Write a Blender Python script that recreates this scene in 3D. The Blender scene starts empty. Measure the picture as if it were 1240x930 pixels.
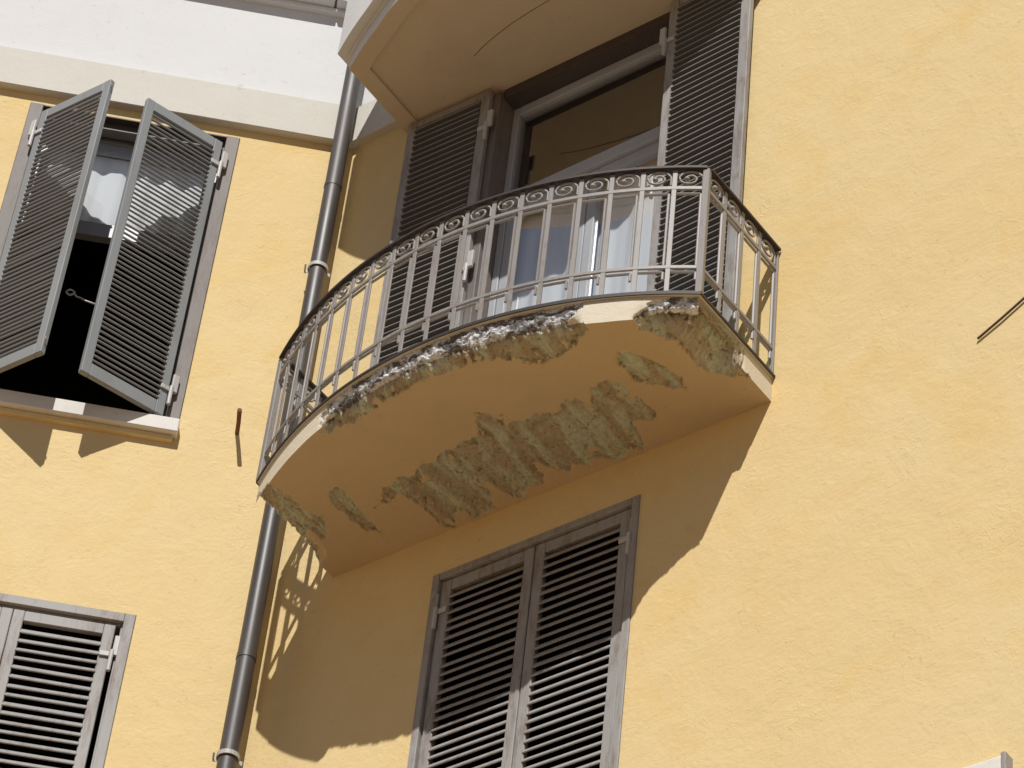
import bpy, bmesh, math, random
import numpy as np
from mathutils import Matrix, Vector, noise
random.seed(7)
S = bpy.context.scene
COL = S.collection
PI = math.pi
R = math.radians

# ------------------------------------------------------------------ camera
cam = bpy.data.cameras.new('camera')
camo = bpy.data.objects.new('camera', cam); COL.objects.link(camo)
cr = (0.81334467, 0.57507916, 0.08805907)
cu = (0.34433268, -0.59784193, 0.72389228)
cf = (-0.46894077, 0.55845231, 0.68427010)
camo.matrix_world = Matrix(((cr[0], cu[0], -cf[0], 10.174284), (cr[1], cu[1], -cf[1], -10.72195),
                            (cr[2], cu[2], -cf[2], -12.136925), (0, 0, 0, 1)))
cam.sensor_width = 36.0; cam.lens = 114.997; cam.clip_start = 0.1; cam.clip_end = 3000
S.camera = camo

# ------------------------------------------------------------------ sky, sun, exposure
SUN = Vector((0.41, -0.734, 0.965)).normalized()          # towards the sun
w = bpy.data.worlds.new('World'); S.world = w; w.use_nodes = True
nt = w.node_tree
sky = nt.nodes.new('ShaderNodeTexSky'); sky.sky_type = 'NISHITA'; sky.sun_disc = False
sky.sun_elevation = math.asin(SUN.z); sky.sun_rotation = math.atan2(SUN.x, SUN.y)
sky.altitude = 100; sky.dust_density = 0.6; sky.ozone_density = 2.5
nt.links.new(sky.outputs[0], nt.nodes['Background'].inputs[0])
nt.nodes['Background'].inputs[1].default_value = 0.05
sl = bpy.data.lights.new('sun', 'SUN'); sl.energy = 5.0; sl.angle = R(0.5); sl.color = (1.0, 0.97, 0.92)
so = bpy.data.objects.new('sun', sl); COL.objects.link(so)
so.rotation_euler = SUN.to_track_quat('Z', 'Y').to_euler(); so.location = (4, -8, 12)
S.view_settings.view_transform = 'Standard'; S.view_settings.look = 'None'
S.view_settings.exposure = -0.09; S.view_settings.gamma = 1.0
S.render.engine = 'CYCLES'
S.cycles.max_bounces = 8; S.cycles.diffuse_bounces = 5; S.cycles.transparent_max_bounces = 12

# ------------------------------------------------------------------ materials
class NT:
    def __init__(s, name):
        s.m = bpy.data.materials.new(name); s.m.use_nodes = True
        s.t = s.m.node_tree; s.b = s.t.nodes['Principled BSDF']
        s.geo = s.t.nodes.new('ShaderNodeNewGeometry')
    def n(s, kind, **kw):
        x = s.t.nodes.new(kind)
        for k, v in kw.items():
            if k.startswith('i_'): x.inputs[k[2:].replace('_', ' ')].default_value = v
            else: setattr(x, k, v)
        return x
    def l(s, a, b): s.t.links.new(a, b)
    def noise(s, scale, detail=4, rough=.55, dist=0.0, vec=None, stretch=None):
        x = s.n('ShaderNodeTexNoise'); x.inputs['Scale'].default_value = scale
        x.inputs['Detail'].default_value = detail; x.inputs['Roughness'].default_value = rough
        x.inputs['Distortion'].default_value = dist
        src = vec or s.geo.outputs['Position']
        if stretch:
            mp = s.n('ShaderNodeMapping'); mp.inputs['Scale'].default_value = stretch
            s.l(src, mp.inputs['Vector']); src = mp.outputs[0]
        s.l(src, x.inputs['Vector'])
        return x.outputs['Fac']
    def ramp(s, fac, stops):
        x = s.n('ShaderNodeValToRGB'); e = x.color_ramp.elements
        while len(e) < len(stops): e.new(0.5)
        for el, (p, c) in zip(e, stops):
            el.position = p; el.color = (c[0], c[1], c[2], 1) if hasattr(c, '__len__') else (c, c, c, 1)
        s.l(fac, x.inputs[0]); return x.outputs[0]
    def mix(s, fac, a, b, mode='MIX'):
        x = s.n('ShaderNodeMix', data_type='RGBA', blend_type=mode)
        for sock, v in ((x.inputs[0], fac), (x.inputs[6], a), (x.inputs[7], b)):
            if hasattr(v, 'is_linked'): s.l(v, sock)
            elif hasattr(v, '__len__'): sock.default_value = (v[0], v[1], v[2], 1)
            else: sock.default_value = v
        return x.outputs[2]
    def math(s, op, a, b=0.0):
        x = s.n('ShaderNodeMath', operation=op)
        for sock, v in ((x.inputs[0], a), (x.inputs[1], b)):
            if hasattr(v, 'is_linked'): s.l(v, sock)
            else: sock.default_value = v
        return x.outputs[0]
    def bump(s, h, strength, dist=.01, prev=None):
        x = s.n('ShaderNodeBump'); x.inputs['Strength'].default_value = strength; x.inputs['Distance'].default_value = dist
        s.l(h, x.inputs['Height'])
        if prev: s.l(prev, x.inputs['Normal'])
        return x.outputs[0]
    def done(s, col, rough=.8, normal=None, metal=0.0, spec=.3):
        if hasattr(col, 'is_linked'): s.l(col, s.b.inputs['Base Color'])
        else: s.b.inputs['Base Color'].default_value = (col[0], col[1], col[2], 1)
        if hasattr(rough, 'is_linked'): s.l(rough, s.b.inputs['Roughness'])
        else: s.b.inputs['Roughness'].default_value = rough
        s.b.inputs['Metallic'].default_value = metal
        s.b.inputs['Specular IOR Level'].default_value = spec
        if normal: s.l(normal, s.b.inputs['Normal'])
        return s.m

def m_plaster(name, c0, c1, c2, lump=1.0, stain=True):
    k = NT(name)
    big = k.noise(.55, 5, .6, .4); mid = k.noise(3.2, 6, .65, .3); fine = k.noise(38, 5, .6)
    col = k.mix(k.ramp(big, [(.36, 0), (.64, 1)]), c0, c1)
    if stain:                                                     # soft deeper-yellow weather marks
        st = k.ramp(k.noise(1.5, 6, .62, .8), [(.52, 0), (.76, 1)])
        col = k.mix(k.math('MULTIPLY', st, .55), col, c2)
    pit = k.ramp(k.noise(22, 3, .6, .4), [(.27, 1), (.35, 0)])
    col = k.mix(k.math('MULTIPLY', pit, .30), col, (c0[0]*.55, c0[1]*.5, c0[2]*.42))
    spk = k.ramp(k.noise(13, 4, .7, .5), [(.28, 1), (.40, 0)])
    col = k.mix(k.math('MULTIPLY', spk, .13), col, (c0[0]*.62, c0[1]*.58, c0[2]*.5))
    col = k.mix(k.math('MULTIPLY', k.ramp(mid, [(.35, 0), (.7, 1)]), .12), col, (min(c0[0]*1.18, .85), min(c0[1]*1.22, .85), min(c0[2]*1.35, .85)))
    tr = k.ramp(k.noise(10, 3, .5, 2.0, stretch=(1, 1, 1.7)), [(.42, 0), (.6, 1)])     # trowel marks
    nrm = k.bump(mid, .22*lump, .05)
    nrm = k.bump(tr, .06*lump, .012, nrm)
    wr = k.math('ABSOLUTE', k.math('SUBTRACT', k.noise(5.5, 5, .6, 1.2), .5))        # sparse wrinkles and float lines
    wm = k.ramp(k.noise(2.3, 4, .6, .3), [(.50, 0), (.62, 1)])
    nrm = k.bump(k.math('MULTIPLY', k.ramp(wr, [(0, 1), (.022, 0)]), wm), .22*lump, .010, nrm)
    nrm = k.bump(fine, .26*lump, .006, nrm)
    return k.done(col, .9, nrm, spec=.12)

OCH = m_plaster('ochre plaster', (.715, .56, .297), (.695, .53, .265), (.69, .47, .165))
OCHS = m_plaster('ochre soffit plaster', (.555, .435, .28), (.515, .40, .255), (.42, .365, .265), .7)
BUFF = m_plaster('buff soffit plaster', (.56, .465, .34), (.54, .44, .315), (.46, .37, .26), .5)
WHT = m_plaster('white plaster', (.655, .655, .655), (.645, .645, .645), (.65, .64, .63), .35, False)
BEI = m_plaster('beige stone band', (.61, .59, .53), (.595, .575, .515), (.56, .53, .46), .45)
CREAM = m_plaster('cream fascia', (.68, .62, .50), (.64, .575, .45), (.52, .45, .33), .8)
SILL = m_plaster('pale stone sill', (.72, .70, .66), (.66, .64, .60), (.5, .48, .44), .5)

def m_paint(name, paint, wear, amount, rough=.6, fine=9, under=None):
    k = NT(name)
    a = k.noise(fine*2.2, 8, .75, .4, stretch=(1, 1, .22)); b = k.noise(75, 5, .65, stretch=(1, 1, .16)); c = k.noise(1.3, 3, .5)
    mask = k.ramp(k.math('ADD', k.math('MULTIPLY', a, .8), k.math('MULTIPLY', c, .25)), [(.60 - amount*.2, 0), (.74 - amount*.2, .85)])
    pc = k.mix(k.ramp(c, [(.3, 0), (.7, 1)]), paint, tuple(x*.86 for x in paint))
    pc = k.mix(k.math('MULTIPLY', k.ramp(b, [(.35, 0), (.75, 1)]), .25), pc, tuple(x*.7 for x in paint))
    col = k.mix(mask, pc, wear)
    nrm = k.bump(b, .25, .002); nrm = k.bump(mask, -.35, .002, nrm)
    return k.done(col, rough, nrm, spec=.35)

GREY = m_paint('grey shutter paint', (.265, .28, .29), (.21, .195, .18), .14)
GREYS = m_paint('grey slat paint', (.27, .285, .30), (.22, .21, .20), .25)
WORN = m_paint('weathered grey paint', (.34, .33, .32), (.20, .155, .13), .50)
WORNS = m_paint('weathered slat paint', (.31, .30, .29), (.20, .165, .145), .42)
CASE = m_paint('worn shade-darkened casing', (.075, .058, .055), (.11, .09, .085), .15)  # head pieces only; shade under the lintels is put into this dark tone
CASL = m_paint('worn taupe casing', (.20, .175, .16), (.13, .095, .08), .35)
WINF = m_paint('white window paint', (.42, .44, .47), (.36, .36, .36), .08, .35)
IRON = m_paint('taupe railing paint', (.30, .28, .265), (.19, .14, .11), .26, .5, 30)
IROND = m_paint('dark railing paint', (.045, .034, .030), (.09, .055, .04), .2, .6, 30)
HINGE = m_paint('pale hinge paint', (.52, .51, .50), (.24, .17, .13), .22, .5, 40)

def m_simple(name, col, rough=.7, metal=0, spec=.3, var=.2, sc=12, bump=.2):
    k = NT(name)
    n_ = k.noise(sc, 5, .6)
    c = k.mix(k.ramp(n_, [(.3, 0), (.7, 1)]), tuple(x*(1-var) for x in col), tuple(min(1, x*(1+var)) for x in col))
    return k.done(c, rough, k.bump(n_, bump, .004), metal, spec)
LINEM = m_simple('dark brown line', (.095, .062, .038), .8, sc=60)
RUST = m_simple('rusty iron', (.17, .07, .03), .8, sc=60)
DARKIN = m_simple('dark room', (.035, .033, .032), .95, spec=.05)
PIPE = None
k = NT('brown pipe paint')
a = k.noise(3, 5, .6, stretch=(1, 1, .25)); b = k.noise(70, 3, .6)
PIPE = k.done(k.mix(k.ramp(a, [(.35, 0), (.7, 1)]), (.050, .042, .040), (.075, .065, .062)),
              k.ramp(a, [(.3, .42), (.7, .56)]), k.bump(b, .06, .002), spec=.6)

k = NT('mortar rubble')                                           # greenish lime mortar behind the lost plaster
a = k.noise(7, 6, .7, .6); b = k.noise(26, 7, .75, .9); c = k.noise(4.5, 3, .6, .3, stretch=(2.4, .5, 1))
col = k.mix(k.ramp(a, [(.36, 0), (.60, 1)]), (.45, .37, .255), (.49, .425, .31))
col = k.mix(k.ramp(c, [(.46, 0), (.60, 1)]), col, (.57, .605, .475))
col = k.mix(k.math('MULTIPLY', k.ramp(b, [(.33, 1), (.44, 0)]), .85), col, (.09, .06, .035))
col = k.mix(k.math('MULTIPLY', k.ramp(b, [(.60, 0), (.68, 1)]), .6), col, (.62, .60, .46))
RUBB = k.done(col, .95, k.bump(b, .8, .02), spec=.1)
k = NT('broken concrete edge')
a = k.noise(7, 7, .72, .8, stretch=(1, 1, 1.8)); b = k.noise(30, 6, .7, .6)
col = k.mix(k.ramp(a, [(.47, 0), (.53, 1)]), (.15, .14, .135), (.72, .73, .74))
col = k.mix(k.math('MULTIPLY', k.ramp(b, [(.30, 1), (.47, 0)]), .8), col, (.05, .047, .045))
EDGE = k.done(col, .95, k.bump(b, .45, .012), spec=.1)

def m_glass(name, refl):
    k = NT(name)
    g = k.n('ShaderNodeBsdfGlossy'); g.inputs['Roughness'].default_value = .015; g.inputs['Color'].default_value = (.95, .97, 1, 1)
    t = k.n('ShaderNodeBsdfTransparent'); t.inputs['Color'].default_value = (.975, .985, .99, 1)
    lw0 = k.n('ShaderNodeLayerWeight'); lwf = k.math('ADD', .03, k.math('MULTIPLY', k.math('POWER', lw0.outputs['Facing'], 2.0), refl))
    lwf = k.math('MULTIPLY', lwf, k.math('SUBTRACT', 1.0, k.geo.outputs['Backfacing'])); wv = k.noise(1.6, 2, .5); bp = k.bump(wv, .06, .02)
    k.l(bp, g.inputs['Normal'])
    mx = k.n('ShaderNodeMixShader'); k.l(lwf, mx.inputs[0]); k.l(t.outputs[0], mx.inputs[1]); k.l(g.outputs[0], mx.inputs[2])
    k.l(mx.outputs[0], k.t.nodes['Material Output'].inputs['Surface'])
    return k.m
GLASS = m_glass('window glass', 1.3)
k = NT('white curtain')
CURT = k.done((.84, .85, .86), .9, k.bump(k.noise(260, 2, .5), .1, .001), spec=.1)
tr_ = k.n('ShaderNodeBsdfTranslucent'); tr_.inputs['Color'].default_value = (.7, .71, .72, 1)
mx_ = k.n('ShaderNodeMixShader'); mx_.inputs[0].default_value = .06
k.l(k.b.outputs[0], mx_.inputs[1]); k.l(tr_.outputs[0], mx_.inputs[2]); k.l(mx_.outputs[0], k.t.nodes['Material Output'].inputs['Surface'])
k = NT('street paving')
a = k.noise(.4, 6, .6); b = k.noise(6, 5, .7)
PAVE = k.done(k.mix(k.ramp(a, [(.35, 0), (.65, 1)]), (.20, .125, .07), (.25, .155, .085)), .9, k.bump(b, .4, .02))

# ------------------------------------------------------------------ mesh helpers
class MB:
    def __init__(s): s.bm = bmesh.new()
    def box(s, x0, x1, y0, y1, z0, z1, bev=0.0, mtx=None, seg=1):
        vs = [s.bm.verts.new((x, y, z)) for x in (x0, x1) for y in (y0, y1) for z in (z0, z1)]
        f = [(0, 1, 3, 2), (4, 6, 7, 5), (0, 4, 5, 1), (2, 3, 7, 6), (0, 2, 6, 4), (1, 5, 7, 3)]
        fs = [s.bm.faces.new([vs[i] for i in q]) for q in f]
        if bev:
            ed = list({e for q in fs for e in q.edges})
            r = bmesh.ops.bevel(s.bm, geom=ed, offset=bev, segments=seg, affect='EDGES', clamp_overlap=True)
            vs = list({v for q in r['faces'] for v in q.verts} | {v for v in vs if v.is_valid})
        if mtx is not None: bmesh.ops.transform(s.bm, matrix=mtx, verts=vs)
        return s
    def tube(s, pts, rad, n=8, cap=True, flat=None):
        """tube along pts; flat=(width, thick, up) sweeps a rectangle instead"""
        pts = [Vector(p) for p in pts]; rings = []
        for i, p in enumerate(pts):
            t = (pts[min(i+1, len(pts)-1)] - pts[max(i-1, 0)]).normalized()
            if flat:
                up = Vector(flat[2]); sd = t.cross(up).normalized(); up = sd.cross(t).normalized()
                a, b = flat[0]/2, flat[1]/2
                ring = [p + sd*a + up*b, p - sd*a + up*b, p - sd*a - up*b, p + sd*a - up*b]
            else:
                ref = Vector((0, 0, 1)) if abs(t.z) < .9 else Vector((0, 1, 0))
                u = t.cross(ref).normalized(); v = u.cross(t)
                r = rad[i] if hasattr(rad, '__len__') else rad
                ring = [p + (u*math.cos(2*PI*j/n) + v*math.sin(2*PI*j/n))*r for j in range(n)]
            rings.append([s.bm.verts.new(q) for q in ring])
        m = len(rings[0])
        for a, b in zip(rings, rings[1:]):
            for j in range(m): s.bm.faces.new((a[j], a[(j+1) % m], b[(j+1) % m], b[j]))
        if cap:
            s.bm.faces.new(rings[0][::-1]); s.bm.faces.new(rings[-1])
        return s
    def poly(s, pts):
        s.bm.faces.new([s.bm.verts.new(p) for p in pts]); return s
    def mesh(s, name, mat, smooth=False):
        bmesh.ops.recalc_face_normals(s.bm, faces=s.bm.faces)
        me = bpy.data.meshes.new(name); s.bm.to_mesh(me); s.bm.free()
        me.materials.append(mat)
        if smooth:
            for p in me.polygons: p.use_smooth = True
        return me
    def build(s, name, mat, parent=None, loc=(0, 0, 0), rot=(0, 0, 0), smooth=False):
        return put(name, s.mesh(name, mat, smooth), parent, loc, rot)

def put(name, me, parent=None, loc=(0, 0, 0), rot=(0, 0, 0)):
    o = bpy.data.objects.new(name, me); COL.objects.link(o)
    o.parent = parent; o.location = loc; o.rotation_euler = rot
    return o
def thing(name, label, cat, loc=(0, 0, 0), rz=0.0, group=None):
    o = bpy.data.objects.new(name, None); COL.objects.link(o); o.empty_display_size = .2
    o.location = loc; o.rotation_euler = (0, 0, rz); o['label'] = label; o['category'] = cat
    if group: o['group'] = group
    return o
def grid_mesh(name, P, mat, smooth=True):
    """P: (n, m, 3) array -> mesh"""
    n, m, _ = P.shape
    idx = np.arange(n*m).reshape(n, m)
    F = np.stack([idx[:-1, :-1], idx[1:, :-1], idx[1:, 1:], idx[:-1, 1:]], -1).reshape(-1, 4)
    return raw_mesh(name, P.reshape(-1, 3), F, mat, smooth)
def raw_mesh(name, V, F, mat, smooth=True):
    used = np.unique(F); mp = np.zeros(len(V), int); mp[used] = np.arange(len(used))
    me = bpy.data.meshes.new(name); me.from_pydata(V[used].tolist(), [], mp[F].tolist()); me.materials.append(mat)
    if smooth: me.polygons.foreach_set('use_smooth', [True]*len(me.polygons))
    me.update(); return me

# frames: right wall = world X along the wall, Y into it; left wall turned about the inner corner
XC = -0.4620722; AN = 0.766959
CA, SA = math.cos(AN), math.sin(AN)
def LW(lx, ly, z): return (XC + CA*lx - SA*ly, SA*lx + CA*ly, z)
def RW(x, y, z): return (x, y, z)
GZ = -13.75

# ------------------------------------------------------------------ ground
g = MB(); g.poly([(-600, -600, 0), (600, -600, 0), (600, 600, 0), (-600, 600, 0)])
go = g.build('ground', PAVE, None, (0, 0, GZ)); go['kind'] = 'structure'

# ------------------------------------------------------------------ building
bld = thing('apartment_building', 'ochre plastered apartment house with two walls meeting in an inner corner', 'building', (XC, 0, GZ))
def bpart(name, mb, mat, rz, parent=None):
    """mb is in wall coordinates; right wall keeps world x, left wall measured from the corner"""
    off = Vector((0, 0, -GZ)) if rz else Vector((-XC, 0, -GZ))
    return mb.build(name, mat, parent or bld, off, (0, 0, rz))
def wall_mb(x0, x1, z0, z1, holes, depth=.20, back=.35):
    mb = MB()
    xs = sorted({x0, x1, *[h[0] for h in holes], *[h[1] for h in holes]})
    zs = sorted({z0, z1, *[h[2] for h in holes], *[h[3] for h in holes]})
    for a, b in zip(xs, xs[1:]):
        for c, d in zip(zs, zs[1:]):
            if any(h[0] <= (a+b)/2 <= h[1] and h[2] <= (c+d)/2 <= h[3] for h in holes): continue
            mb.poly([(a, 0, c), (b, 0, c), (b, 0, d), (a, 0, d)])
    for a, b, c, d in holes:
        for q in ([(a, 0, c), (a, depth, c), (a, depth, d), (a, 0, d)], [(b, 0, c), (b, depth, c), (b, depth, d), (b, 0, d)],
                  [(a, 0, c), (b, 0, c), (b, depth, c), (a, depth, c)], [(a, 0, d), (b, 0, d), (b, depth, d), (a, depth, d)]):
            mb.poly(q)
    bmesh.ops.remove_doubles(mb.bm, verts=mb.bm.verts, dist=1e-5)
    return mb
HLU = (-2.168, -.754, 1.21, 3.87)       # left wall, upper window
HLD = (-2.168, -.760, -3.0, -.26)       # left wall, lower window
HD = (.77, 2.18, .185, 3.88)            # balcony door
HRD = (.768, 2.176, -3.0, -.31)         # window under the balcony
bpart('wall', wall_mb(-9, 0, GZ, 4.309, [HLU, HLD]), OCH, AN)
bpart('wall', wall_mb(XC, 12, GZ, 4.309, [HD, HRD]), OCH, 0)
bpart('upper_wall', wall_mb(-9, 0, 4.31, 9, []), WHT, AN)
bpart('upper_wall', wall_mb(XC, 12, 4.31, 9, []), WHT, 0)
bpart('string_course', MB().box(-9, .035, -.06, .1, 3.955, 4.313, .006), BEI, AN)
bpart('string_course', MB().box(XC-.035, .03, -.0595, .1, 3.958, 4.310, .006), BEI, 0)
bpart('string_course', MB().box(2.99, 12, -.06, .1, 3.955, 4.313, .006), BEI, 0)
for a, b in ((-9, -1.9), (-1.885, -.305), (-.29, -.05)):
    bpart('cornice', MB().box(a, b, -.125, .05, 5.295, 5.62, .008), WHT, AN)
bpart('fillet', MB().box(-9, -.06, -.05, .05, 5.25, 5.292, .006), WHT, AN)
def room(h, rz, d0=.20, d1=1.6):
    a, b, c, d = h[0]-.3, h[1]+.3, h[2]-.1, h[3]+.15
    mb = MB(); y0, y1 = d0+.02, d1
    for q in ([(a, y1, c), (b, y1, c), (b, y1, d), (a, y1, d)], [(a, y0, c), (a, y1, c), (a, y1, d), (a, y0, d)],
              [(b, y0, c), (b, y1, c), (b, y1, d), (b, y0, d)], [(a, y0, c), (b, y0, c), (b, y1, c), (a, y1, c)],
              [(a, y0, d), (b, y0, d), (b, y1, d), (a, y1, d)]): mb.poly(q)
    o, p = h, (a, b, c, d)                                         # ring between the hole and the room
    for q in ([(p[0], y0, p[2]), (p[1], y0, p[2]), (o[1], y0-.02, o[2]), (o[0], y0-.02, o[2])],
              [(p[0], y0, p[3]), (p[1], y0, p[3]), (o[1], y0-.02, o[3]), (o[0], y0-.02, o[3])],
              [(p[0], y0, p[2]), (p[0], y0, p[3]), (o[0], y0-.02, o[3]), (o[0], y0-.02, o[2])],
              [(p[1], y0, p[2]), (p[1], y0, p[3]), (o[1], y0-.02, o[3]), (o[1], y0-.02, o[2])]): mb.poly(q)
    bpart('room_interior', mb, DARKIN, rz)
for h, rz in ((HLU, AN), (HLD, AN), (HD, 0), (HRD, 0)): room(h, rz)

# ------------------------------------------------------------------ balcony plan
RA, CY = 2.8035, 1.6335                                            # arc through (0,-.735) (1.5,-1.17) (3,-.735)
def plan(off, n=64, y0=0.0, side=True, arc=True):
    """outline from the wall at the left, round the bow front, back to the wall at the right"""
    r = RA + off; a = math.asin((1.5 + off)/r); pts = []
    if side: pts.append((-off, y0))
    for i in range(n+1):
        t = -a + 2*a*i/n; pts.append((1.5 + r*math.sin(t), CY - r*math.cos(t)))
    if side: pts.append((3 + off, y0))
    return pts
HA = math.asin(1.5/RA); ARC = 2*HA*RA
def arc_pt(s, off=0.0):
    t = -HA + s/RA
    return Vector((1.5 + (RA+off)*math.sin(t), CY - (RA+off)*math.cos(t), 0)), Vector((math.cos(t), math.sin(t), 0)), Vector((math.sin(t), -math.cos(t), 0))
def band(off_out, off_in, z0, z1, y0=.02, plan=plan):
    """solid ring following the plan between two offsets"""
    o, i = plan(off_out, 64, y0), plan(off_in, 64, y0); mb = MB()
    for (a, b), (c, d) in zip(zip(o, o[1:]), zip(i, i[1:])):
        A0, B0, C0, D0 = [(p[0], p[1], z0) for p in (a, b, d, c)]; A1, B1, C1, D1 = [(p[0], p[1], z1) for p in (a, b, d, c)]
        mb.poly([A0, B0, C0, D0]); mb.poly([A1, B1, C1, D1]); mb.poly([A0, B0, B1, A1]); mb.poly([D0, C0, C1, D1])
    bmesh.ops.remove_doubles(mb.bm, verts=mb.bm.verts, dist=1e-5)
    return mb
def cap(off, z, y0=.02, plan=plan):
    return MB().poly([(p[0], p[1], z) for p in plan(off, 64, y0)])

# ------------------------------------------------------------------ damaged lower balcony
SLAB = .165
patches = {
 'A': [(.70, -1.0), (.74, -1.30), (1.119, -1.45), (1.828, -1.5), (2.3, -1.4), (2.52, -1.2), (2.449, -.953), (2.279, -.862), (2.108, -.865), (1.988, -.927), (1.913, -1.022), (1.708, -1.054), (1.506, -1.082), (1.211, -1.064), (.95, -1.02)],
 'B': [(2.70, -.86), (2.76, -1.1), (3.2, -1.1), (3.2, -.30), (3.02, -.20), (2.907, -.286), (2.812, -.40), (2.814, -.582), (2.78, -.70), (2.72, -.77)],
 'C': [(2.451, -.704), (2.543, -.731), (2.606, -.57), (2.688, -.412), (2.655, -.305), (2.546, -.398), (2.451, -.497), (2.439, -.623)],
 'D': [(.592, -.377), (.748, -.482), (.946, -.497), (1.219, -.555), (1.399, -.553), (1.557, -.71), (1.644, -.675), (1.637, -.571), (1.775, -.546), (1.982, -.526), (2.054, -.591), (2.113, -.557), (2.135, -.469), (2.258, -.594), (2.343, -.537), (2.378, -.427), (2.428, -.285), (2.416, -.201), (2.269, -.225), (2.182, -.028), (2.033, -.035), (1.878, -.093), (1.732, -.082), (1.622, -.207), (1.591, -.106), (1.398, -.041), (1.3, -.072), (1.268, -.211), (1.17, -.025), (1.066, -.015), (1.034, -.143), (.892, -.02), (.822, -.051), (.829, -.299), (.747, -.386)],
 'E': [(-.2, -1.0), (.12, -.93), (.19, -.80), (.217, -.687), (.223, -.586), (.259, -.385), (.163, -.307), (.14, -.403), (.07, -.359), (.03, -.141), (-.2, -.15)],
 'F': [(.443, -.639), (.501, -.622), (.507, -.506), (.496, -.366), (.483, -.192), (.409, -.251), (.392, -.425), (.382, -.529)],
}
def sdf(px, py, poly):
    """signed distance, positive inside (numpy)"""
    d = np.full(px.shape, 1e9); ins = np.zeros(px.shape, bool); n = len(poly)
    for i in range(n):
        (ax, ay), (bx, by) = poly[i], poly[(i+1) % n]
        ex, ey = bx-ax, by-ay; wx, wy = px-ax, py-ay
        t = np.clip((wx*ex + wy*ey)/(ex*ex + ey*ey), 0, 1)
        d = np.minimum(d, (wx-ex*t)**2 + (wy-ey*t)**2)
        c = ((ay <= py) & (by > py)) | ((by <= py) & (ay > py))
        with np.errstate(divide='ignore', invalid='ignore'):
            xin = ax + (py-ay)/(by-ay if by != ay else 1e-9)*ex
        ins ^= c & (px < xin)
    d = np.sqrt(d); return np.where(ins, d, -d)
def nz(P, sc, oct=4, H=.6):
    f = noise.fractal
    return np.array([f(Vector((p[0]*sc[0], p[1]*sc[1], p[2]*sc[2])), H, 2.0, oct) for p in P.reshape(-1, 3)]).reshape(P.shape[:-1])
def sstep(x, a, b):
    t = np.clip((x-a)/(b-a), 0, 1); return t*t*(3-2*t)

bal = thing('balcony', 'bow fronted balcony slab with crumbling plaster and broken edge', 'balcony', (1.5, 0, 0))
BOFF = (-1.5, 0, 0)
def bput(name, me): return put(name, me, bal, BOFF)
NS, NQ = 640, 230
ss = np.linspace(0, ARC, NS); th = -HA + ss/RA
bx, by = 1.5 + RA*np.sin(th), CY - RA*np.cos(th); onx, ony = np.sin(th), -np.cos(th)
q = np.linspace(0, 1, NQ)**1.0
GX = np.repeat(bx[:, None], NQ, 1); GY = by[:, None]*q[None, :]
P0 = np.stack([GX, GY, np.zeros_like(GX)], -1)
n1 = nz(P0, (9, 9, 1), 4); n2 = nz(P0, (32, 32, 1), 3)
sd = np.full(GX.shape, -9.0); own = np.zeros(GX.shape, int)
for i, nm in enumerate('ABCDEF'):
    v = sdf(GX, GY, patches[nm]); own = np.where(v > sd, i, own); sd = np.maximum(sd, v)
rid = np.sin(GX*2*PI/.165 + 1.2*nz(P0, (3, 1.5, 1), 2))            # mortar ridges between the hidden blocks, running to the wall
isl = nz(P0 + np.array([9, 4, 0]), (15, 8, 1), 3)
sdn = sd + .024*n1 + .005*n2 + .022*rid*(own == 3) - .30*np.clip(isl-.30, 0, 1)*(sd < .12)*((own == 3) | (own == 0))
msk = sstep(sdn, -.003, .009)
n3 = nz(P0 + np.array([5, 3, 0]), (16, 10, 1), 5)
rim = np.exp(-((sdn-.012)/.010)**2)*np.clip(.5 + 1.6*n3, 0, 1)       # undercut just inside the broken rim
lift = msk*(.016 + .006*rim + .012*n3 + .007*n2 - .015*np.clip(rid, -.2, 1))
shallow = np.isin(own, (3, 5)); lift = np.where(shallow, lift*.85, lift)
def edge_damage(s):
    return np.maximum(sstep(s, .76, .86)*(1-sstep(s, 2.49, 2.55)), sstep(s, 2.80, 2.88))
ed = edge_damage(ss)
nse = nz(np.stack([ss, np.zeros(NS), np.zeros(NS)], -1), (7, 1, 1), 4)
nse2 = nz(np.stack([ss, np.ones(NS), np.zeros(NS)], -1), (28, 1, 1), 3)
edu = ed*np.clip(.050 + .020*(1-sstep(ss, 1.5, 2.1)) + .020*nse + .012*nse2 + .055*sstep(ss, 2.82, 2.98), .006, .135)      # how far the lower arris has fallen off
edi = ed*np.clip(.045 + .022*nse2 + .020*nse + .03*sstep(ss, 2.85, 3.05), .012, .11)
fall = np.exp(-(1-q)[None, :]*(-by[:, None])/(.045 + .06*sstep(ss, 2.8, 2.98))[:, None])
PX = P0.copy()
PX[..., 0] -= onx[:, None]*edi[:, None]*fall; PX[..., 1] -= ony[:, None]*edi[:, None]*fall
rampR = sstep(GX + .02*n1, 2.80, 3.0)*(1-sstep(GY + .03*n1, -.42, -.30))       # the right-hand corner has fallen away towards its top edge
rampL = (1-sstep(GX + .02*n1, 0, .13))*(1-sstep(GY + .03*n1, -.26, -.14))
sidelift = rampR*(.125 + .012*n2) + rampL*(.07 + .012*n2)
PX[..., 2] = np.maximum(lift + edu[:, None]*fall, np.minimum(lift + sidelift, .148))
PX[..., 2] = np.minimum(PX[..., 2], .150)
PX[..., 2] += .0022*nz(P0, (4, 4, 1), 3) - (1-msk)*np.exp(-np.abs(sdn)/.02)*.006*np.clip(n3*2, 0, 1)   # plaster curling down at the rim
V = PX.reshape(-1, 3); idx = np.arange(NS*NQ).reshape(NS, NQ)
F = np.stack([idx[:-1, :-1], idx[:-1, 1:], idx[1:, 1:], idx[1:, :-1]], -1).reshape(-1, 4)
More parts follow.
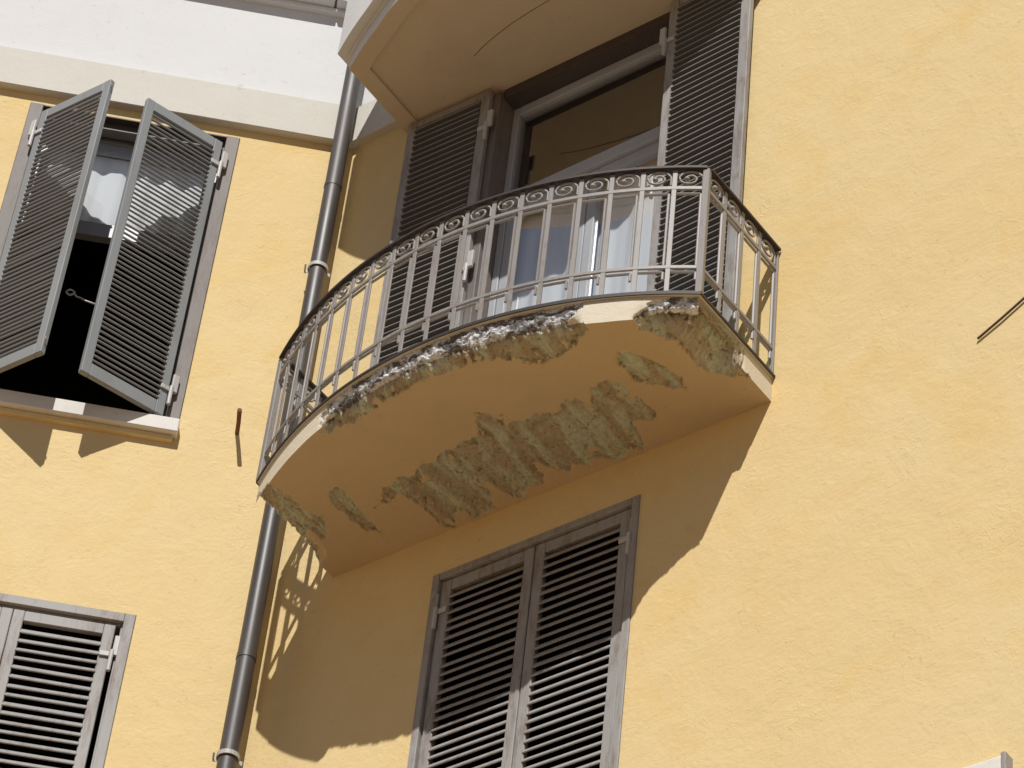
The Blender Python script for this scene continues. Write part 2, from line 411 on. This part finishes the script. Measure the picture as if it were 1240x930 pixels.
mf = msk.reshape(-1)[F].mean(1); of = own.reshape(-1)[F[:, 0]]
edf = (ed[:, None]*(((1-q)[None, :]*(-by[:, None])) < .04)).reshape(-1)[F].mean(1)
bad = (mf > .45) | (edf > .5)
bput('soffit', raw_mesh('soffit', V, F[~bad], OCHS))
for i, nm in enumerate('ABCDEF'):
    sel = bad & (of == i)
    if sel.any():
        o = bput('exposed_patch', raw_mesh('exposed_patch', V, F[sel], RUBB))
# front fascia
NZ = 22
zz = np.linspace(0, 1, NZ)
FZ = np.repeat(zz[None, :]*SLAB, NS, 0)
Pf = np.stack([np.repeat(bx[:, None], NZ, 1), np.repeat(by[:, None], NZ, 1), FZ], -1)
m1 = nz(Pf, (11, 11, 11), 4); m2 = nz(Pf, (36, 36, 36), 4)
sr = ss[:, None] + .06*m1 + .02*m2
ed2 = np.maximum(sstep(sr, .78, .84)*(1-sstep(sr - .10*zz[None, :], 2.44, 2.48)), sstep(sr - .17*zz[None, :], 2.80, 2.84))
hmask = sstep(ed2 + .30*m1 - .30*np.clip((zz[None, :]-.80)/.2, 0, 1), .45, .55)*(ed[:, None] > .02)
hmask = np.where((ss[:, None] > 2.30) & (ss[:, None] < 2.6), hmask*1.0, hmask)
inw = hmask*(.012 + .010*m1 + .007*m2) + (edi - 0)[:, None]*np.exp(-zz[None, :]*SLAB/.045)
inw[:, 0] = edi
Pf[..., 0] -= onx[:, None]*inw; Pf[..., 1] -= ony[:, None]*inw
Pf[..., 2] += (edu)[:, None]*(1-zz[None, :])*np.exp(-zz[None, :]*1.5)
Pf[:, 0, :] = PX[:, -1, :]
Vf = Pf.reshape(-1, 3); ix = np.arange(NS*NZ).reshape(NS, NZ)
Ff = np.stack([ix[:-1, :-1], ix[1:, :-1], ix[1:, 1:], ix[:-1, 1:]], -1).reshape(-1, 4)
mm = np.maximum(np.maximum(hmask, (ed2 > .5)*np.ones_like(hmask)), (edi[:, None] > .02)*(zz[None, :] < .10)*(ed2 > .2)).reshape(-1)[Ff].mean(1) > .5
sc_ = ss[Ff[:, 0]//NZ]
for lo, hi in ((0, 1.6), (1.6, 2.66), (2.66, 9)):
    sel = ~mm & (sc_ >= lo) & (sc_ < hi)
    if sel.sum() > 20: bput('fascia', raw_mesh('fascia', Vf, Ff[sel], CREAM))
for lo, hi in ((0, 2.66), (2.66, 9)):
    sel = mm & (sc_ >= lo) & (sc_ < hi)
    bput('broken_edge', raw_mesh('broken_edge', Vf, Ff[sel], EDGE))
# side fascias
for sx, xx in ((-1, 0.0), (1, 3.0)):
    ny = 90
    yy = np.linspace(-.735, 0, ny)
    Pm = np.zeros((ny, NZ, 3)); Pm[..., 0] = xx; Pm[..., 1] = yy[:, None]; Pm[..., 2] = zz[None, :]*SLAB
    a1 = nz(Pm, (9, 9, 9), 4); a2 = nz(Pm, (34, 34, 34), 3)
    lim = -.30 if sx > 0 else -.12
    e = 1 - sstep(yy + .03*a2[:, 0], lim-.03, lim+.03)
    k0 = PX[-1 if sx > 0 else 0]                                   # end column of the soffit, wall -> edge
    zbase = np.interp(yy, k0[::-1, 1], k0[::-1, 2])
    xin = e*np.clip(.05 + .02*a2[:, 0], .008, .10)
    Pm[..., 0] -= sx*(xin[:, None]*np.exp(-zz[None, :]*SLAB/.05) + e[:, None]*np.clip(.006 + .012*a1 + .008*a2, 0, .05)*(zz[None, :] < .93))
    Pm[..., 2] += (zbase + e*.02)[:, None]*(1-zz[None, :])**2
    Vm = Pm.reshape(-1, 3); im = np.arange(ny*NZ).reshape(ny, NZ)
    Fm = np.stack([im[:-1, :-1], im[1:, :-1], im[1:, 1:], im[:-1, 1:]], -1).reshape(-1, 4)
    eb = e[Fm[:, 0]//NZ] > .5
    bput('side_fascia', raw_mesh('side_fascia', Vm, Fm[~eb], CREAM))
    bput('broken_edge', raw_mesh('broken_edge', Vm, Fm[eb], RUBB))
# concrete core behind the skin, paving on top, metal drip edge
mb = MB(); pl = plan(-.105, 64, -.002); 
bot = [mb.bm.verts.new((p[0], p[1], .095)) for p in pl]; top = [mb.bm.verts.new((p[0], p[1], SLAB+.001)) for p in pl]
mb.bm.faces.new(bot[::-1]); mb.bm.faces.new(top)
for i in range(len(pl)): j = (i+1) % len(pl); mb.bm.faces.new((bot[i], bot[j], top[j], top[i]))
mb.build('core', EDGE, bal, BOFF)
mb = MB(); pl = plan(.012, 64, -.001)
bot = [mb.bm.verts.new((p[0], p[1], SLAB+.002)) for p in pl]; top = [mb.bm.verts.new((p[0], p[1], SLAB+.016)) for p in pl]
mb.bm.faces.new(bot[::-1]); mb.bm.faces.new(top)
for i in range(len(pl)): j = (i+1) % len(pl); mb.bm.faces.new((bot[i], bot[j], top[j], top[i]))
mb.build('paving', BEI, bal, BOFF)
band(.020, .0125, SLAB+.001, SLAB+.019, -.001).build('drip_edge', IROND, bal, BOFF)
# small hairy bits: flakes of plaster still hanging at the patch rims
fl = MB()
for _ in range(260):
    i = random.randrange(len(F))
    if not (.15 < mf[i] < .85): continue
    c = V[F[i]].mean(0); s_ = random.uniform(.006, .016)
    M = Matrix.Translation((c[0], c[1], c[2]-.002)) @ Matrix.Rotation(random.uniform(0, PI), 4, 'Z') @ Matrix.Rotation(random.uniform(-.6, .6), 4, 'X')
    fl.box(-s_, s_, -s_*.6, s_*.6, -.003, .003, 0, M)
o = fl.build('plaster_flakes', OCHS, bal, BOFF); o['kind'] = 'stuff'

# ------------------------------------------------------------------ railing of the lower balcony
rail = thing('balcony_railing', 'taupe wrought iron railing with scrolls on the crumbling balcony', 'railing', (1.5, 0, SLAB+.018))
Z0 = SLAB + .018
ROFF = (-1.5, 0, -Z0)
ZT, ZS, ZL, ZB = 1.155, 1.005, .385, .196
def along(z, off=0.0, n=40): return [(p.x, p.y, z) for p in (arc_pt(ARC*i/n, off)[0] for i in range(n+1))]
def rput(name, me, loc=(0, 0, 0), rz=0.0): return put(name, me, rail, (loc[0]-1.5, loc[1], loc[2]-Z0), (0, 0, rz))
UP = (0, 0, 1)
for nm, z, wd, tk, mt in (('top_rail', ZT, .052, .016, IROND), ('scroll_rail', ZS, .014, .022, IRON), ('lower_rail', ZL, .014, .020, IRON), ('bottom_rail', ZB, .016, .011, IROND)):
    for pts in (along(z), [(0, -.735, z), (0, -.01, z)], [(3, -.735, z), (3, -.01, z)]):
        if len(pts) == 2:
            sy = -1 if pts[0][0] == 0 else 1
            pts = [(pts[0][0], pts[0][1] + .012, z), pts[1]]
        MB().tube(pts, 0, flat=(wd, tk, UP)).build(nm, mt, rail, ROFF)
NB = 18; MOD = ARC/NB
bal_me = MB().box(-.0135, .0135, -.005, .005, 0, ZT-.009-Z0, .0015).mesh('baluster', IRON)
def rod_mesh(width, dr=.010):
    mb = MB()
    mb.tube([(.016, 0, ZS-.045-Z0), (width-.030, 0, ZS-.045-Z0), (width-.026, 0, ZS-.049-Z0), (width-.026, 0, ZL+.012-Z0)], .0088, 6)
    return mb.mesh('rod', IRON)
def hook_mesh(width):
    mb = MB()
    mb.tube([(.016, 0, ZL-.036-Z0), (width-.030, 0, ZL-.036-Z0), (width-.026, 0, ZL-.040-Z0), (width-.026, 0, ZL-.095-Z0)], .0088, 6)
    return mb.mesh('hook_rod', IRON)
def scroll_mesh(width):
    mb = MB(); h = ZT-ZS-.022; c = Vector((width*.47, 0, h*.52))
    pts = [(width-.020, 0, .006)]
    A = width-.020-c.x; B = h*.48
    for i in range(6): pts.append((width-.020, 0, .006 + (c.z-.006)*(i+1)/7))
    n = 40; tot = 3.05*PI
    for i in range(n+1):
        t = i/n; f = 1 - .78*t**1.1
        a = tot*t
        pts.append((c.x + A*f*math.cos(a), 0.0, c.z + B*f*math.sin(a)))
    mb.tube(pts, .0068, 6)
    e = pts[-1]
    bmesh.ops.create_icosphere(mb.bm, subdivisions=2, radius=.0165, matrix=Matrix.Translation(e))
    return mb.mesh('scroll', IRON, True)
SM, RM, HM = scroll_mesh(MOD), rod_mesh(MOD), hook_mesh(MOD)
for i in range(NB):
    p, t, n_ = arc_pt(MOD*i); p2 = arc_pt(MOD*(i+1))[0]
    ch = (p2-p); rz = math.atan2(ch.y, ch.x)
    if i: rput('baluster', bal_me, (p.x, p.y, Z0), math.atan2(t.y, t.x))
    rput('scroll', SM, (p.x, p.y, ZS+.011), rz); rput('rod', RM, (p.x, p.y, Z0), rz); rput('hook_rod', HM, (p.x, p.y, Z0), rz)
SW = .71/4
SM2, RM2, HM2 = scroll_mesh(SW), rod_mesh(SW), hook_mesh(SW)
for x in (0, 3):
    for i in range(4):
        y = -.735 + .012 + SW*i
        if i: rput('baluster', bal_me, (x, y, Z0), PI/2)
        rput('scroll', SM2, (x, y, ZS+.011), PI/2); rput('rod', RM2, (x, y, Z0), PI/2); rput('hook_rod', HM2, (x, y, Z0), PI/2)
    MB().box(-.019, .019, -.019, .019, 0, ZT-.008-Z0, .003).build('post', IRON, rail, (x-1.5, -.735, 0), (0, 0, (-1 if x == 0 else 1)*.28))
    MB().box(-.012, .012, -.004, .010, .01, ZT-.008-Z0, .002).build('wall_bar', IRON, rail, (x-1.5, -.016, 0))

# ------------------------------------------------------------------ upper balcony
ZU = 3.80
UPL = [(.03, -.002), (.04, -.36), (.05, -.68), (.158, -.742), (.277, -.803), (.408, -.862), (.529, -.923), (.641, -.972), (.80, -1.025), (1.0, -1.08), (1.25, -1.12), (1.5, -1.13), (1.75, -1.11), (2.0, -1.045),
       (2.2, -.965), (2.38, -.865), (2.52, -.755), (2.63, -.645), (2.73, -.55), (2.81, -.46), (2.88, -.36), (2.91, -.23), (2.93, -.10), (2.935, -.002)]
def chaikin(p, k):
    for _ in range(k):
        q = [p[0]]
        for a, b in zip(p, p[1:]): q += [(a[0]*.75+b[0]*.25, a[1]*.75+b[1]*.25), (a[0]*.25+b[0]*.75, a[1]*.25+b[1]*.75)]
        p = q + [p[-1]]
    return p
UPS = chaikin(UPL[2:], 2)
def uplan(off, n=64, y0=.02):
    """outline of the upper balcony moved outward by off: straight left side, then the bow round to the wall"""
    A = []
    for i, p in enumerate(UPS):
        a, b = UPS[max(i-1, 0)], UPS[min(i+1, len(UPS)-1)]
        d = Vector((b[0]-a[0], b[1]-a[1])).normalized(); A.append(Vector((p[0]+d.y*off, p[1]-d.x*off)))
    sx = .05 - off
    while len(A) > 2 and A[1].x <= sx: A.pop(0)
    d = A[1]-A[0]; A[0] = A[0] + d*((sx-A[0].x)/d.x)
    L = [0]
    for a, b in zip(A, A[1:]): L.append(L[-1] + (b-a).length)
    out = [(sx-.012, y0)]; k = 0
    for t in np.linspace(0, L[-1], n):
        while k < len(L)-2 and L[k+1] < t: k += 1
        p = A[k].lerp(A[k+1], (t-L[k])/(L[k+1]-L[k])); out.append((p.x, p.y))
    out.append((out[-1][0], y0))
    return out
ub = thing('balcony', 'intact bow fronted balcony with plain soffit and white moulded edge', 'balcony', (1.5, 0, ZU))
UOFF = (-1.5, 0, -ZU)
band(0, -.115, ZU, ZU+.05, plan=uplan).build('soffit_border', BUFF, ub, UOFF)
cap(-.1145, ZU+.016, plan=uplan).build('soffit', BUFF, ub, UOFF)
band(.003, -.02, ZU+.002, ZU+.125, plan=uplan).build('fascia', WHT, ub, UOFF)
band(.022, -.02, ZU+.127, ZU+.15, plan=uplan).build('fillet', WHT, ub, UOFF)
band(.085, -.02, ZU+.152, ZU+1.0, plan=uplan).build('parapet', WHT, ub, UOFF)
cap(-.01, ZU+.3, plan=uplan).build('floor_slab', BEI, ub, UOFF)
# hairline crack across the soffit
cpts = [Vector((a, b, 0)) for a, b in ((1.656, -.484), (1.456, -.471), (1.319, -.458), (1.177, -.44), (1.026, -.41), (.888, -.372), (.805, -.34))]
MB().tube([(p.x, p.y, ZU+.0155) for p in cpts], .003, 5).build('crack', m_simple('crack shadow line', (.16, .11, .07), .95), ub, UOFF)

# ------------------------------------------------------------------ drainpipe
PLX, PLY, PRAD = -.085, -.125, .056
pp = thing('drainpipe', 'brown round drainpipe running down the inner corner of the walls', 'drainpipe', LW(PLX, PLY, GZ), AN)
zc = [GZ, -9.5, -5.2, -.52, 3.45, 8.0]
for a, b in zip(zc, zc[1:]):
    MB().tube([(0, 0, a-GZ+.002), (0, 0, b-GZ-.002)], PRAD, 32, cap=False).build('pipe_section', PIPE, pp, smooth=False)
for ob in [c for c in pp.children]:
    for f in ob.data.polygons: f.use_smooth = abs(f.normal.z) < .5
for z in zc[1:-1]:
    r_ = MB().tube([(0, 0, z-GZ-.035), (0, 0, z-GZ+.004)], PRAD+.003, 32, cap=False).build('pipe_collar', PIPE, pp)
    for f in r_.data.polygons: f.use_smooth = abs(f.normal.z) < .5
for z in (2.66, -1.25, -5.4, -9.3):
    mb = MB()
    pts = [(PRAD*1.14*math.cos(t), PRAD*1.14*math.sin(t), z-GZ) for t in np.linspace(R(150), R(390), 25)]
    pts = [(pts[0][0]-.028, pts[0][1]+.008, z-GZ)] + pts + [(pts[-1][0]+.028, pts[-1][1]+.008, z-GZ)]
    mb.tube(pts, 0, flat=(.006, .028, UP))
    o = mb.build('pipe_bracket', HINGE, pp)
    MB().tube([(0, PRAD+.004, z-GZ), (0, .13, z-GZ)], .008, 8).build('bracket_pin', RUST, o)
    MB().tube([(-PRAD*1.14-.018, -.028, z-GZ+.004), (-PRAD*1.14-.018, .042, z-GZ+.004)], .006, 8).build('bracket_bolt', HINGE, o)

# ------------------------------------------------------------------ windows, door, casings
def casing(t, x0, x1, z0, z1, mat, wd=.075, y0=-.012, y1=.10, top=None, name='casing'):
    """boards lining an opening, in the thing's own coordinates"""
    MB().box(x0+.002, x0+wd, y0, y1, z0, z1-.002, .004).build(name, mat, t)
    MB().box(x1-wd, x1-.002, y0, y1, z0, z1-.002, .004).build(name, mat, t)
    MB().box(x0+wd+.001, x1-wd-.001, .045 if top else y0+.002, y1, z1-wd, z1-.002, .004).build(name, top or mat, t)
    for a, b in ((x0+wd, x0+wd+.012), (x1-wd-.012, x1-wd)):
        MB().box(a+.001, b, y0+.03, y1-.01, z0, z1-wd, .002).build('stop_bead', mat, t)
    MB().box(x0+wd+.014, x1-wd-.014, y0+.034, y1-.01, z1-wd-.014, z1-wd-.001, .002).build('stop_bead', mat, t)

# upper window on the left wall
H = HLU; hw = (H[1]-H[0])/2; cx = (H[0]+H[1])/2
wl = thing('window', 'window with half open grey shutters under the pale band', 'window', LW(cx, 0, H[2]), AN)
hh = H[3]-H[2]
casing(wl, -hw, hw, .0, hh, CASL, .09, -.012, .11, top=CASE)
MB().box(-hw+.092, hw-.092, -.006, .044, hh-.016, hh-.003, .002).build('head_shade_strip', CASE, wl)  # thin dark strip added so the reveal ceiling looks shaded
MB().box(-hw-.02, hw+.006, -.075, .13, -.075, .035, .006).build('sill', SILL, wl)
MB().box(-hw-.01, hw-.02, -.035, .02, -.115, -.077, .004).build('sill_moulding', OCH, wl)
fr = MB()
fr.box(-hw+.03, -hw+.12, .13, .19, .03, hh-.03, .004); fr.box(hw-.12, hw-.03, .13, .19, .03, hh-.03, .004)
fr.build('window_frame', WINF, wl)
MB().box(-hw+.12, hw-.12, .13, .19, hh-.12, hh-.03, .004).build('head_bar', WINF, wl)
MB().box(-hw+.12, hw-.12, .125, .19, 1.66, 1.75, .004).build('transom_bar', WINF, wl)
a, b = -hw+.122, hw-.122
sash = MB(); sash.box(a, a+.05, .135, .18, 1.752, hh-.122, .003); sash.box(b-.05, b, .135, .18, 1.752, hh-.122, .003)
sash.box(a+.05, b-.05, .136, .179, 1.752, 1.79, .003); sash.box(a+.05, b-.05, .136, .179, hh-.20, hh-.122, .003)
so_ = sash.build('sash', WINF, wl)
MB().box(a+.052, b-.052, .155, .159, 1.792, hh-.202).build('pane', GLASS, so_)

def curtain(name, label, loc, rz, x0, x1, z0, z1, amp, freq, ph):
    n, m = 90, 24
    P = np.zeros((n, m, 3))
    for i in range(n):
        for j in range(m):
            x = x0 + (x1-x0)*i/(n-1); z = z0 + (z1-z0)*j/(m-1)
            f = 1 + .35*math.sin(x*3.1+ph)
            P[i, j] = (x + .012*math.sin(z*2.2+x*9), amp*f*math.sin(freq*x + ph + .22*math.sin(z*1.7)) + .3*amp*math.sin(2.3*freq*x+1.7*ph), z)
    o = put(name, grid_mesh(name, P, CURT), None, loc, (0, 0, rz)); o['label'] = label; o['category'] = 'curtain'
    return o
curtain('curtain', 'white net curtain behind the window with half open shutters', LW(cx, .212, 2.9), AN, -.62, .62, .07, .85, .010, 34, .4)

# lower window on the left wall
H = HLD; cx = (H[0]+H[1])/2; hw = (H[1]-H[0])/2; hh = H[3]-H[2]
wl2 = thing('window', 'window with closed worn shutters at the lower left edge', 'window', LW(cx, 0, H[2]), AN)
casing(wl2, -hw, hw, 0, hh, WORN, .065, -.008, .12)
MB().box(-hw+.066, hw-.066, -.004, .05, hh-.040, hh-.004, .006).build('head_moulding', CASE, wl2)
MB().box(-hw-.02, hw+.006, -.075, .13, -.075, .0, .006).build('sill', SILL, wl2)

# window under the balcony
H = HRD; cxr = (H[0]+H[1])/2; hw = (H[1]-H[0])/2; hh = H[3]-H[2]
wr = thing('window', 'window with closed worn shutters beneath the crumbling balcony', 'window', (cxr, 0, H[2]), 0)
casing(wr, -hw, hw, 0, hh, WORN, .05, -.010, .12)
MB().box(-hw-.02, hw+.02, -.075, .13, -.075, .0, .006).build('sill', SILL, wr)

# balcony door
H = HD; cxd = (H[0]+H[1])/2; hw = (H[1]-H[0])/2; hh = H[3]-H[2]
dr = thing('balcony_door', 'tall glazed double door with transom opening onto the balcony', 'door', (cxd, 0, H[2]), 0)
MB().box(-hw-.07, -hw+.035, -.03, .185, 0, hh-.1, .004).build('casing', CASL, dr)
MB().box(hw-.035, hw+.07, -.03, .185, 0, hh-.1, .004).build('casing', CASL, dr)
MB().box(-hw+.036, hw-.036, .0, .185, hh-.14, hh-.002, .003).build('casing', CASE, dr)
for a in (-hw+.036, hw-.086): MB().box(a, a+.05, .12, .20, .0, hh-.142, .004).build('door_frame', WINF, dr)
MB().box(-hw+.087, hw-.087, .12, .20, hh-.22, hh-.142, .004).build('head_bar', WINF, dr)
MB().box(-hw+.087, hw-.087, .10, .20, 2.60, 2.70, .006).build('transom_bar', WINF, dr)
MB().box(-hw+.11, hw-.11, .152, .156, 2.705, hh-.225).build('transom_pane', GLASS, dr)
for s_ in (-1, 1):
    a, b = (-hw+.088, .006) if s_ < 0 else (.012, hw-.088)
    lf = MB(); lf.box(a, a+.062, .13, .19, .02, 2.597, .004); lf.box(b-.062, b, .13, .19, .02, 2.597, .004)
    lf.box(a+.062, b-.062, .131, .189, .02, .14, .004); lf.box(a+.062, b-.062, .131, .189, 2.52, 2.597, .004)
    leaf = lf.build('door_leaf', WINF, dr)
    MB().box(a+.064, b-.064, .155, .159, .142, 2.518).build('pane', GLASS, leaf)
curtain('curtain', 'white curtain hanging behind the left leaf of the balcony door', (cxd, .228, H[2]+.02), 0, -hw+.04, -.02, 0, 2.62, .016, 24, .9)
curtain('curtain', 'white curtain hanging behind the right leaf of the balcony door', (cxd, .228, H[2]+.02), 0, .02, hw-.04, 0, 2.62, .014, 27, 2.3)

# ------------------------------------------------------------------ louvred shutters
slat_cache = {}
SDARK = m_paint('shade-dark slat body', (.085, .083, .085), (.12, .11, .10), .2)  # slat bodies coloured dark to stand in for shade between the slats
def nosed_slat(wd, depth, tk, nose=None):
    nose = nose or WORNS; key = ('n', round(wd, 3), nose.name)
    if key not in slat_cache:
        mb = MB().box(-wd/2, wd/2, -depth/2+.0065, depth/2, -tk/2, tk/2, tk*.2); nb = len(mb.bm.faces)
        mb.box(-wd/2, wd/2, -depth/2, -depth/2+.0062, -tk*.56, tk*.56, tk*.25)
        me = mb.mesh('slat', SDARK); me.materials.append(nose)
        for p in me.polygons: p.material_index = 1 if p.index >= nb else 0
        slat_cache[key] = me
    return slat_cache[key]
def slat_mesh(wd, depth, tk, mat):
    key = (round(wd, 3), depth, tk, mat.name)
    if key not in slat_cache:
        slat_cache[key] = MB().box(-wd/2, wd/2, -depth/2, depth/2, -tk/2, tk/2, tk*.32).mesh('slat', mat)
    return slat_cache[key]
def shutter(label, loc, rz, sgn, wd, ht, pitch, tilt, mat, smat, depth=.05, tk=.011, st=.066, top=.10, bot=.12, out=.010, hz=None, hside=-1, group=None, tilt_bar=False):
    """leaf hinged at its local origin, running sgn*x; local -y is the side seen from the street"""
    t = thing('shutter', label, 'shutter', loc, rz, group)
    th_ = .040; y0, y1 = -th_/2, th_/2
    X = lambda a: sgn*a
    def bx_(name, a, b, z0, z1, dy=0.0, m=None, par=None):
        x0, x1 = sorted((X(a), X(b)))
        return MB().box(x0, x1, y0+dy, y1-dy, z0, z1, .004).build(name, m or mat, par or t)
    bx_('stile', 0, st, 0, ht); bx_('stile', wd-st, wd, 0, ht)
    bx_('rail', st+.0005, wd-st-.0005, 0, bot, .002); bx_('rail', st+.0005, wd-st-.0005, ht-top, ht, .002)
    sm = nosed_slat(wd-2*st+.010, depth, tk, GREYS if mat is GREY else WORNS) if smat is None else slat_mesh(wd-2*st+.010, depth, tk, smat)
    n = int((ht-top-bot-.02)/pitch); z = bot + (ht-top-bot-(n-1)*pitch)/2
    for i in range(n):
        put('slat', sm, t, (X(wd/2) + random.uniform(-.001, .001), -out + random.uniform(-.002, .002), z + i*pitch + random.gauss(0, .0018)),
            (tilt + random.gauss(0, .03), random.gauss(0, .0035), 0))
    for z in (hz or (.22, ht-.22)):
        h = MB(); a, b = sorted((X(-.052), X(-.010)))
        h.box(a, b, y0-.018, y0+.004, z-.010, z+.135, .004)
        a, b = sorted((X(.003), X(.060))); h.box(a, b, y0-.014, y0-.001, z-.020, z+.016, .003)
        ho = h.build('hinge', HINGE, t)
        MB().tube([(X(-.010), y0-.014, z-.125), (X(-.010), y0-.014, z+.024)], .013, 10).build('hinge_pin', HINGE, ho)
    return t
G = 'louvred shutters of the ochre house'
zb, zt = 1.262, 3.752
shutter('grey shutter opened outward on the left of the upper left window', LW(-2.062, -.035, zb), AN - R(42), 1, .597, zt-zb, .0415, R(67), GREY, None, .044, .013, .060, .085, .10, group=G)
lt = bpy.data.objects['shutter']
for z_ in (2.42, .10):
    MB().tube([(.598, -.004, z_), (.612, -.010, z_-.004), (.618, -.022, z_-.002), (.612, -.030, z_+.006)], .0045, 6).build('latch_hook', HINGE, lt)
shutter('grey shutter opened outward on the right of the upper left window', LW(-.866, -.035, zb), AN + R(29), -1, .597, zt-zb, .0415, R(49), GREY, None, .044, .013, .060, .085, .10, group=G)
zb, zt = -2.98, -.345
shutter('worn shutter closed in the right half of the lower left window', LW(-.760-.105, .035, zb), AN, -1, .597, zt-zb, .0655, R(53), WORN, WORNS, .050, .0115, .066, .075, .12, group=G)
shutter('worn shutter closed in the left half of the lower left window', LW(-2.168+.105, .035, zb), AN, 1, .597, zt-zb, .0655, R(53), WORN, WORNS, .050, .0115, .066, .075, .12, group=G)
zb, zt = -2.98, -.372
shutter('worn closed shutter, left leaf below the crumbling balcony', (.768+.064, .03, zb), 0, 1, .636, zt-zb, .0628, R(57), WORN, WORNS, .049, .0105, .066, .075, .12, group=G)
shutter('worn closed shutter, right leaf below the crumbling balcony', (2.176-.064, .03, zb), 0, -1, .636, zt-zb, .0628, R(57), WORN, WORNS, .049, .0105, .066, .075, .12, group=G)
zb, zt = .215, 3.785
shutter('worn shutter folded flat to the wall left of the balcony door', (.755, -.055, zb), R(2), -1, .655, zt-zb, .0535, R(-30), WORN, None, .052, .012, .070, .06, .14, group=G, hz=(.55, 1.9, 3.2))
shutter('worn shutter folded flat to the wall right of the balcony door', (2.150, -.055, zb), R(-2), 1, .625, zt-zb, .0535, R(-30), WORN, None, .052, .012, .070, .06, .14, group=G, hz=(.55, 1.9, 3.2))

# ------------------------------------------------------------------ small fixtures
t = MB(); t.tube([(0, .05, 0), (0, -.10, .001), (-.004, -.215, .004)], [.0135, .0135, .0145], 10)
o = t.build('iron_peg', RUST, None, LW(-.393, 0, 1.266), (0, 0, AN)); o['label'] = 'short rusty peg sticking out of the yellow wall beside the drainpipe'; o['category'] = 'peg'
t = MB(); t.tube([(0, -.012, 0), (.14, -.014, .075), (.30, -.013, .172), (.46, -.013, .26)], .0068, 8)
o = t.build('dark_line', LINEM, None, (4.27, 0, -.16)); o['label'] = 'thin dark line on the yellow wall at the right edge'; o['category'] = 'rod'  # slim dark brown tube laid along the wall
t = thing('wall_box', 'pale grey box low on the yellow wall at the right edge', 'box', (4.15, 0, -3.615))
MB().box(-.36, .24, -.055, .02, 0, .70, .012).build('front_panel', SILL, t)
MB().box(.2405, .268, -.07, .02, 0, .702, .006).build('end_plate', WORN, t)
# cord tie seen in the gap of the half open shutters
t = MB()
pts = [(.03*math.cos(a)*(1-.2*i/14), .004*math.sin(3*a), .02*math.sin(a)) for i, a in enumerate(np.linspace(0, 2*PI, 15))]
pts += [(.045, .003, -.025), (.075, .004, -.03), (.105, .0, -.05), (.17, -.01, -.075)]
t.tube(pts, .006, 6)
o = t.build('rope_loop', CURT, None, LW(-1.60, .0, 2.21), (0, 0, AN), smooth=True); o['label'] = 'looped white rope in the gap between the half open shutters'; o['category'] = 'rope'
